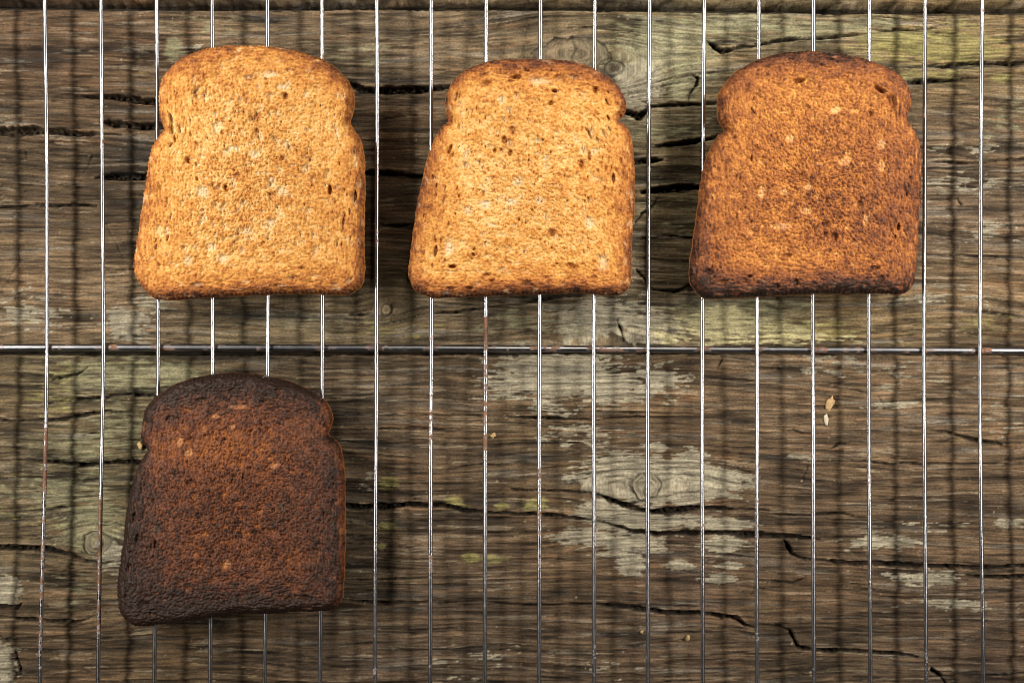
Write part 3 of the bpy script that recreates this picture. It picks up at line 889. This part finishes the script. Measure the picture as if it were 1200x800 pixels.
def make_toast(outline, seed, label, P):
    rs = np.random.RandomState(seed)
    th = P.get('th', 0.0125)
    NA, NR = 780, 185
    O = closed_spline(outline, NA)
    tn = np.roll(O, -1, 0) - np.roll(O, 1, 0)
    tn /= np.hypot(tn[:, 0], tn[:, 1])[:, None]
    nrm = np.stack([tn[:, 1], -tn[:, 0]], -1)        # sign fixed below
    C0 = O.mean(0)
    if ((O - C0) * nrm).sum(1).mean() < 0:
        nrm = -nrm
    rag = 1.5 * fbm(O[:, 0] / 16.0, O[:, 1] / 16.0, 4, seed) + 0.55 * pnoise(O[:, 0] / 3.0, O[:, 1] / 3.0, seed + 1)
    O = O + nrm * (rag - 0.4)[:, None]
    tt = np.linspace(0.004, 1, NR)
    P2 = C0 + tt[:, None, None] * (O - C0)[None]
    X, Y = P2[..., 0], P2[..., 1]
    # distance to the rim and the rim's direction there
    sub = O[::4].astype(np.float32)
    subn = nrm[::4]
    d = np.empty(X.size)
    ni = np.empty(X.size, int)
    flat = np.stack([X.ravel(), Y.ravel()], -1).astype(np.float32)
    for a in range(0, len(flat), 20000):
        fa = flat[a:a + 20000]
        dd = (fa[:, :1] - sub[None, :, 0]) ** 2 + (fa[:, 1:] - sub[None, :, 1]) ** 2
        j = dd.argmin(1)
        ni[a:a + 20000] = j
        d[a:a + 20000] = np.sqrt(dd[np.arange(len(j)), j])
    d = d.reshape(X.shape)
    d[-1] = 0
    nxs = subn[ni, 0].reshape(X.shape)
    nx = np.abs(nxs)
    side = nx ** 2 * np.exp(-d / 42.0)
    tops = (1 - nx ** 2) * np.exp(-d / 30.0)
    plain = 1 - side - tops

    def aniso(a, b, octs, sd):
        """Crumb noise that runs parallel to the nearest rim."""
        return (side * fbm(X / a, Y / b, octs, sd) + tops * fbm(X / b, Y / a, octs, sd + 2) +
                plain * fbm(X / (a * 1.15), Y / (a * 1.25), octs, sd + 4))
    n_low = fbm(X / 75.0, Y / 75.0, 3, seed + 10)
    n_mid = aniso(9.0, 20.0, 3, seed + 20)
    n_fine = aniso(2.7, 10.0, 2, seed + 30)
    n_grit = fbm(X / 2.3, Y / 2.3, 2, seed + 40)
    h = 2.8 * n_low + 3.2 * n_mid + 2.6 * n_fine + 1.3 * n_grit
    # small holes of the crumb
    holes = smooth(0.34, 0.62, aniso(3.6, 8.5, 2, seed + 50)) * smooth(-0.35, 0.25, fbm(X / 30.0, Y / 30.0, 2, seed + 55))
    h -= P.get('holes', 1.5) * holes
    # larger pores
    pale = np.zeros_like(X)
    poreT = np.zeros_like(X)
    lo, hi = O.min(0), O.max(0)
    # irregular shallow hollows that stayed pale, and small scorched dots
    hol = side * fbm(X / 8.0, Y / 17.0, 4, seed + 90) + tops * fbm(X / 17.0, Y / 8.0, 4, seed + 92) + plain * fbm(X / 11.0, Y / 9.0, 4, seed + 94)
    hol = smooth(0.16, 0.42, hol)
    dots = smooth(0.30, 0.62, pnoise(X / 3.3, Y / 3.7, seed + 96)) * smooth(-0.3, 0.3, fbm(X / 26.0, Y / 26.0, 2, seed + 97))
    h -= 2.2 * hol + 0.8 * dots
    pale += P.get('pale2', 0.3) * hol

    def pore(cx, cy, ra, rb, ang, dep, pl):
        sel = np.abs(X - cx) + np.abs(Y - cy) < 2.6 * max(ra, rb) + 3
        if not sel.any():
            return
        x, y = X[sel] - cx, Y[sel] - cy
        ca, sa = math.cos(ang), math.sin(ang)
        q = np.hypot((x * ca + y * sa) / ra, (-x * sa + y * ca) / rb)
        q = q * (1 + 0.22 * pnoise(X[sel] / (0.9 * ra + 1), Y[sel] / (0.9 * ra + 1), seed + 70))
        f = smooth(1.1, 0.55, q)
        h[sel] -= (0.62 if pl > 0.25 else P.get('pit_depth', 1.0)) * dep * f
        pale[sel] = np.maximum(pale[sel], P.get('pscale', 1.0) * pl * smooth(1.25, 0.15, q) * (0.8 + 0.6 * pnoise(X[sel] / 3.0, Y[sel] / 3.0, seed + 71)))
        k_ = f * (1.0 if pl > 0.25 else -P.get('pit', 0.8))
        poreT[sel] = np.where(np.abs(k_) > np.abs(poreT[sel]), k_, poreT[sel])
    for (cx, cy, ra, rb, ang, dep, pl) in P.get('pores', []):
        pore(cx, cy, ra, rb, math.radians(ang), dep, pl)
    for k in range(P.get('n_big', 90)):
        cx, cy = lo + (hi - lo) * rs.rand(2)
        i = int(np.argmin(((sub - [cx, cy]) ** 2).sum(1)))
        dv = sub[i] - [cx, cy]
        dist = math.hypot(*dv)
        if (dv * subn[i]).sum() < 0 or dist < 9:
            continue
        ra = 1.8 + 4.2 * rs.rand() ** 2.2
        if dist < 45:
            ang = math.atan2(subn[i][0], -subn[i][1])
            rb = ra * 0.5
            ra *= 1.3
        else:
            ang = rs.rand() * 3.14
            rb = ra * (0.6 + 0.4 * rs.rand())
        pore(cx, cy, ra, rb, ang, ra * (0.7 + 0.9 * rs.rand()), P.get('pale', .7) * rs.rand())
    for k in range(P.get('n_small', 220)):
        cx, cy = lo + (hi - lo) * rs.rand(2)
        i = int(np.argmin(((sub - [cx, cy]) ** 2).sum(1)))
        dv = sub[i] - [cx, cy]
        if (dv * subn[i]).sum() < 0 or math.hypot(*dv) < 4:
            continue
        ang = math.atan2(subn[i][0], -subn[i][1])
        ra = 1.3 + 1.5 * rs.rand()
        pore(cx, cy, ra * (1.5 if math.hypot(*dv) < 45 else 1.0), ra * .8, ang, 0.9 + 1.5 * rs.rand(), 0.0)
    # rounded rim
    e = P.get('round', 12.0)
    u = np.clip(d / e, 0, 1)
    prof = np.sqrt(np.clip(1 - (1 - u) ** 2, 0, 1))
    rim_h = 0.42
    z = Z_REST + th * (rim_h + (1 - rim_h) * prof) + h * S * (0.25 + 0.75 * smooth(0, 12, d)) + P.get('dome', 0.0008) * smooth(0, 90, d)
    # ---- how far it is toasted, with some bright spots of light painted in
    ct = P.get('contrast', 1.0)
    T = P['base'] + ct * (0.12 * n_low + 0.17 * n_mid + 0.29 * n_fine + 0.12 * n_grit + 0.15 * fbm(X / 20.0, Y / 14.0, 4, seed + 60))
    T += P['edge'] * np.exp(-d / P.get('edge_w', 11.0)) + P.get('edge2', 0.0) * np.exp(-d / 40.0)
    v = (Y - lo[1]) / (hi[1] - lo[1])
    uu = (X - lo[0]) / (hi[0] - lo[0])
    for (cu, cv, su, sv, amt) in P.get('zones', []):
        T += amt * np.exp(-((uu - cu) / su) ** 2 - ((v - cv) / sv) ** 2)
    T += P.get('crust_right', 0.0) * smooth(10, 3, d) * smooth(0.5, 0.95, nxs)
    T += 0.14 * dots * P.get('dots', 1.0) - P.get('hol_t', 0.16) * hol
    # creases of paler crumb that run in from the two waists
    for (kx, ky) in P['waists']:
        g = np.exp(-((X - kx) / 26.0) ** 2 - ((Y - ky) / 20.0) ** 2) * smooth(2, 12, d)
        T -= P.get('waist', 0.22) * g
    T -= P.get('pore_t', 0.12) * poreT
    T += P.get('hole_dark', 0.22) * holes * P['base']
    wx, wy = to_world(X, Y, Z_REST + 0.5 * th)
    base = np.array([*to_world(C0[0], C0[1], Z_REST + 0.5 * th), Z_REST])
    root = empty('toast', base)
    tag(root, label, 'toast', 'toast slices on the rack')
    verts = np.stack([wx, wy, z], -1).reshape(-1, 3) - base
    quads = grid_quads(NR, NA, wrap=True)
    cidx = len(verts)
    verts = np.concatenate([verts, verts[:NA].mean(0)[None]])
    k = np.arange(NA)
    tris = np.stack([np.full(NA, cidx), (k + 1) % NA, k], -1)
    Tf, Pf = T.ravel(), np.clip(pale.ravel(), 0, 1)
    # keep the faces looking up
    a, b, c = verts[quads[NA * 90]][:3]
    if np.cross(b - a, c - b)[2] < 0:
        quads = quads[:, ::-1]
        tris = tris[:, ::-1]
        flip = True
    else:
        flip = False
    build_mesh('crumb', verts, quads, P['mat'], root, tris=tris,
               attrs={'toasting': np.append(Tf, Tf[0]), 'pale': np.append(Pf, 0)})
    # crust: the side wall and the underside
    offs = [0.0, 0.6, 0.9, 0.8, 0.2, -1.2, -3.2, -7.0, -40.0]
    zz = [rim_h, .36, .30, .23, .15, .08, .025, 0.0, 0.0]
    rings, Tc = [], []
    for j, (of, zf) in enumerate(zip(offs, zz)):
        if j == 0:
            r = verts[(NR - 1) * NA:NR * NA].copy()
        else:
            q = O + nrm * of
            if of < -20:
                q = C0 + (O - C0) * 0.6
            nz = 0.55 * fbm(q[:, 0] / 4.0 + j * .7, q[:, 1] / 4.0, 3, seed + 80) * (1 if j < 6 else 0)
            q = q + nrm * nz[:, None]
            x, y = to_world(q[:, 0], q[:, 1], Z_REST + 0.5 * th)
            zb = verts[(NR - 1) * NA:NR * NA, 2]
            r = np.stack([x - base[0], y - base[1], zb * (zf / rim_h)], -1)
        rings.append(r)
        ncr = fbm(O[:, 0] / 12.0, O[:, 1] / 12.0 + j * .3, 3, seed + 85)
        Tc.append(P['crust'] + 0.10 * ncr + P.get('crust_right', 0.0) * smooth(0.5, 0.95, nrm[:, 0]))
    cv = np.concatenate(rings + [np.array([[0.0, 0, 0.0]])])
    cq = grid_quads(len(offs), NA, wrap=True)
    lastr = (len(offs) - 1) * NA
    ct = np.stack([np.full(NA, len(cv) - 1), lastr + k, lastr + (k + 1) % NA], -1)
    if flip:
        cq = cq[:, ::-1]
        ct = ct[:, ::-1]
    Tc = np.concatenate(Tc + [np.array([P['crust']])])
    Tc[:NA] = Tf[(NR - 1) * NA:]
    build_mesh('crust', cv, cq, P['mat'], root, tris=ct, attrs={'toasting': Tc, 'pale': np.zeros(len(cv))})
    return root


M_TOAST = toast_material('golden_toast', 0.115, 0.75)
M_BROWN = toast_material('brown_toast', 0.11, 0.65)
M_BURNT = toast_material('burnt_toast', 0.095, 0.42)
# larger holes that can be told apart: x, y, radii, angle, depth, paleness (photograph pixels)
make_toast(T1, 11, 'palest golden toast slice, full of grey pores, directly above the burnt slice', dict(
    mat=M_TOAST, base=0.315, dots=.8, pale2=.42, pit=.5, pit_depth=.8, edge=0.32, edge_w=13.0, edge2=0.04, crust=0.50, waists=[(192, 152), (411, 145)], n_big=150, n_small=300, pale=.85,
    zones=[(.35, .42, .2, .12, -.05), (.6, .55, .3, .16, .05), (.5, .97, .6, .05, .12), (.5, .1, .4, .06, .05)],
    pores=[(304, 140, 5, 7, 10, 6, .1), (303, 155, 4, 4, 0, 5, .1), (256, 152, 5, 8, -15, 5, .5), (233, 114, 6, 4, -50, 5, .2), (240, 226, 8, 8, 0, 4, .9),
           (320, 213, 6, 5, 0, 4, .85), (333, 226, 10, 6, -20, 3.5, .7), (318, 90, 11, 3.5, -10, 2, .9), (333, 104, 8, 4, 0, 2, .9), (360, 199, 5, 7, 20, 4, .7),
           (385, 206, 4, 8, 10, 5, .3), (404, 262, 3, 12, 5, 5, .2), (320, 262, 6, 5, 0, 3, .85), (291, 272, 9, 5, 0, 3, .8), (250, 290, 6, 5, 10, 4, .7),
           (264, 304, 7, 6, 0, 3, .9), (223, 306, 6, 7, 0, 3, .75), (189, 270, 4, 8, 0, 4, .4), (199, 272, 4, 8, 0, 4, .5), (373, 294, 5, 8, 25, 5, .4),
           (355, 275, 3, 5, 0, 4, .4), (370, 277, 4, 6, 0, 4, .5), (268, 180, 6, 5, 0, 4, .5), (240, 185, 4, 5, 0, 4, .4), (396, 158, 2, 14, -14, 4, .3), (300, 183, 7, 6, 0, 3, .85)]))
make_toast(T2, 23, 'bright amber toast slice with browned rim, middle of the row of three', dict(
    mat=M_TOAST, base=0.30, edge=0.38, edge_w=13.0, edge2=0.08, crust=0.55, waists=[(528, 141), (726, 141)], n_big=130, n_small=320, pale=.75,
    zones=[(.5, .5, .3, .18, -.05), (.5, .99, .6, .06, .14), (.5, .02, .5, .08, .15), (.9, .15, .12, .1, .08), (.25, .55, .06, .3, -.03)],  # the lighter middle zone paints the hot spot of light into the colour
    pores=[(527, 291, 7, 11, 10, 4, .85), (706, 309, 7, 11, 10, 5, .6), (570, 100, 8, 4, -15, 6, .0), (632, 97, 14, 5, 5, 3, .8), (656, 93, 9, 4, 5, 5, .1),
           (697, 107, 4, 4, 0, 6, 0), (681, 194, 4.5, 5.5, 0, 6, 0), (692, 158, 4, 11, 5, 5, .4), (600, 155, 5, 6, 20, 5, .15), (683, 177, 4, 6, 0, 4, .6),
           (645, 123, 4, 3, 0, 5, 0), (587, 119, 5, 5, 0, 2.5, .9), (608, 214, 6, 6, 0, 3, .85), (632, 237, 7, 5, 0, 2.5, .95), (568, 240, 7, 5, 0, 2.5, .9), (547, 183, 4, 8, 15, 4, .5),
           (669, 312, 8, 4, 15, 6, .0), (587, 318, 5, 4, 0, 5, .3), (690, 262, 6, 8, 0, 3, .8), (600, 238, 6, 5, 0, 2.5, .9), (549, 248, 5, 6, 0, 3, .7), (690, 185, 3, 6, 0, 5, 0), (598, 181, 3.5, 4, 0, 5, .1), (580, 178, 3, 3, 0, 5, 0)]))
make_toast(T3, 37, 'dark brown toast slice with nearly black bottom edge, beside the amber one', dict(
    mat=M_BROWN, base=0.56, contrast=0.95, pale2=.10, hol_t=.18, pit=.35, pit_depth=.8, dots=.6, pscale=.42, pore_t=.2, edge=0.17, edge_w=14.0, edge2=0.06, crust=0.60, waists=[(850, 153), (1063, 140)], n_big=90, n_small=200, pale=.4, waist=.14,
    zones=[(.5, .97, .7, .07, .24), (.06, .9, .14, .14, .18), (.5, .0, .5, .08, .16), (.75, .7, .2, .25, .10), (.15, .45, .1, .3, -.05), (.5, .60, .35, .16, .07), (.55, .85, .4, .06, -.06), (.5, .17, .25, .1, -.05), (.42, .42, .2, .14, -.05)],
    pores=[(891, 227, 5, 8, 10, 4, .9), (917, 226, 5, 5, 0, 4, .85), (977, 131, 9, 5, -15, 4, .8), (924, 164, 6, 6, 0, 4, .85), (1030, 170, 6, 7, 0, 3, .8),
           (945, 220, 6, 5, 0, 3, .8), (943, 248, 8, 5, 0, 2.5, .7), (914, 266, 14, 4, 0, 2, .7), (1012, 258, 4, 7, 10, 3, .8), (988, 190, 10, 6, -10, 3, .6),
           (1042, 121, 6, 9, -25, 7, .0), (1031, 195, 6, 9, 0, 3, .5), (935, 96, 10, 2.5, -5, 4, .0), (830, 319, 6, 4, 15, 6, 0), (908, 336, 5, 4, 0, 6, 0), (931, 332, 4, 5, 0, 6, 0), (877, 324, 4, 2, 0, 5, 0), (1030, 326, 5, 4, 0, 5, 0)]))
make_toast(T4, 53, 'burnt blackish brown toast slice lying alone below the crossbar', dict(
    mat=M_BURNT, base=0.815, contrast=0.65, pore_t=0.2, pit=.35, pscale=.5, pit_depth=.4, pale2=.03, hol_t=.17, dots=.6, edge=0.12, edge_w=18.0, edge2=0.13, crust=0.82, crust_right=-0.20, waists=[(174, 527), (385, 510)], n_big=50, n_small=160, pale=.10, waist=.16, holes=2.0,
    zones=[(.5, .0, .6, .09, .08), (.0, 1.0, .35, .25, .12), (.42, .27, .28, .11, -.10), (.5, .95, .6, .1, .06), (.0, .6, .1, .5, .04)],  # the lighter zone near the top paints in a highlight
    pores=[(281, 476, 13, 3, 0, 2, .35), (320, 465, 12, 2, 5, 2, .2), (267, 659, 6, 6, 0, 2, .5), (275, 499, 4, 3, 0, 2, .6), (213, 517, 4, 7, 20, 2, .45), (224, 529, 6, 5, -30, 2, .5),
           (255, 487, 6, 3, 0, 1.5, .3), (332, 592, 5, 8, 0, 3, .15), (290, 614, 4, 5, 0, 2, .2), (232, 667, 4, 3, 0, 2, .2), (187, 618, 4, 8, 0, 2, .2), (202, 490, 6, 5, -30, 5, 0),
           (172, 706, 8, 5, -10, 6, 0), (267, 704, 4, 3, 0, 5, 0), (360, 698, 4, 4, 0, 5, 0), (325, 544, 7, 4, -20, 1.5, .3)]))

# ------------------------------------------------------------------ small debris on the planks
M_CHIP = plain_material('bark_flake', (.27, .17, .08), (.42, .28, .14))
M_PALE = plain_material('pale_chip', (.36, .31, .22), (.52, .47, .36))
M_CRUMB = plain_material('bread_crumb', (.30, .20, .08), (.46, .33, .16))


def flake(name, px, py, w, hgt, ang, thick, mat, label, cat, seed, group=None, z0=0.0):
    rs = np.random.RandomState(seed)
    n, r = 14, 5
    a = np.arange(n) / n * 2 * np.pi
    rad = 1 + 0.6 * (rs.rand(n) - .5) + 0.18 * np.cos(2 * a + rs.rand() * 6)
    lay = []
    for s, zf in ((.90, 0), (1.0, .35), (.95, .75), (.6, 1.0)):
        x = s * rad * np.cos(a) * w / 2
        y = s * rad * np.sin(a) * hgt / 2
        ca, sa = math.cos(math.radians(ang)), math.sin(math.radians(ang))
        zz = thick * (zf + 0.18 * rs.rand(n) * (zf > 0)) + 0.15 * thick * np.sin(x / w * 4)
        lay.append(np.stack([(x * ca - y * sa) * S, (x * sa + y * ca) * S, zz], -1))
    v = np.concatenate(lay + [np.array([[0, 0, thick * 1.05], [0, 0, 0]])])
    q = grid_quads(4, n, wrap=True)
    k = np.arange(n)
    t = np.concatenate([np.stack([np.full(n, 4 * n), 3 * n + k, 3 * n + (k + 1) % n], -1), np.stack([np.full(n, 4 * n + 1), (k + 1) % n, k], -1)])
    o = build_mesh(name, v, q, mat, None, tris=t)
    x, y = to_world(px, py, 0)
    o.location = (x, y, z0)
    return tag(o, label, cat, group)


bpy.context.view_layer.update()
_dg = bpy.context.evaluated_depsgraph_get()
PLANKS = [o for o in tabletop.children]


def surface(px, py):
    """Height of the plank under a point."""
    x, y = to_world(px, py, 0)
    best = -0.02
    for o in PLANKS:
        hit, loc, _n, _i = o.ray_cast((x, y, 0.1), (0, 0, -1))
        if hit:
            best = max(best, loc[2])
    return best


for (nm, px, py, w, hh, ang, th, mat, lab, cat, sd) in [
    ('bark_flake', 972, 474, 9, 20, -12, .0009, M_CHIP, 'tan pointed bark flake on the lower plank under the rack', 'flake', 5),
    ('paint_chip', 967.5, 491, 6, 13, 10, .0006, M_PALE, 'small white chip just below the tan bark flake', 'chip', 6),
    ('bread_crumb', 165, 522, 8.5, 8, 0, .0028, M_CRUMB, 'round pale crumb against the waist of the burnt toast', 'crumb', 7),
    ('bread_crumb', 805, 747, 7, 6, 20, .0016, M_CRUMB, 'yellowish crumb on bare wood just below the long stepped split', 'crumb', 8),
    ('bread_crumb', 752, 739.5, 5, 4, 0, .0012, M_CRUMB, 'tiny crumb just under the long split, beside a wire', 'crumb', 9),
    ('bread_crumb', 578, 510, 7, 6, 0, .0014, M_CRUMB, 'tan crumb beside the rust streaked wire on the dark plank', 'crumb', 10),
]:
    flake(nm, px, py, w, hh, ang, th, mat, lab, cat, sd, z0=surface(px, py) - 0.0001)
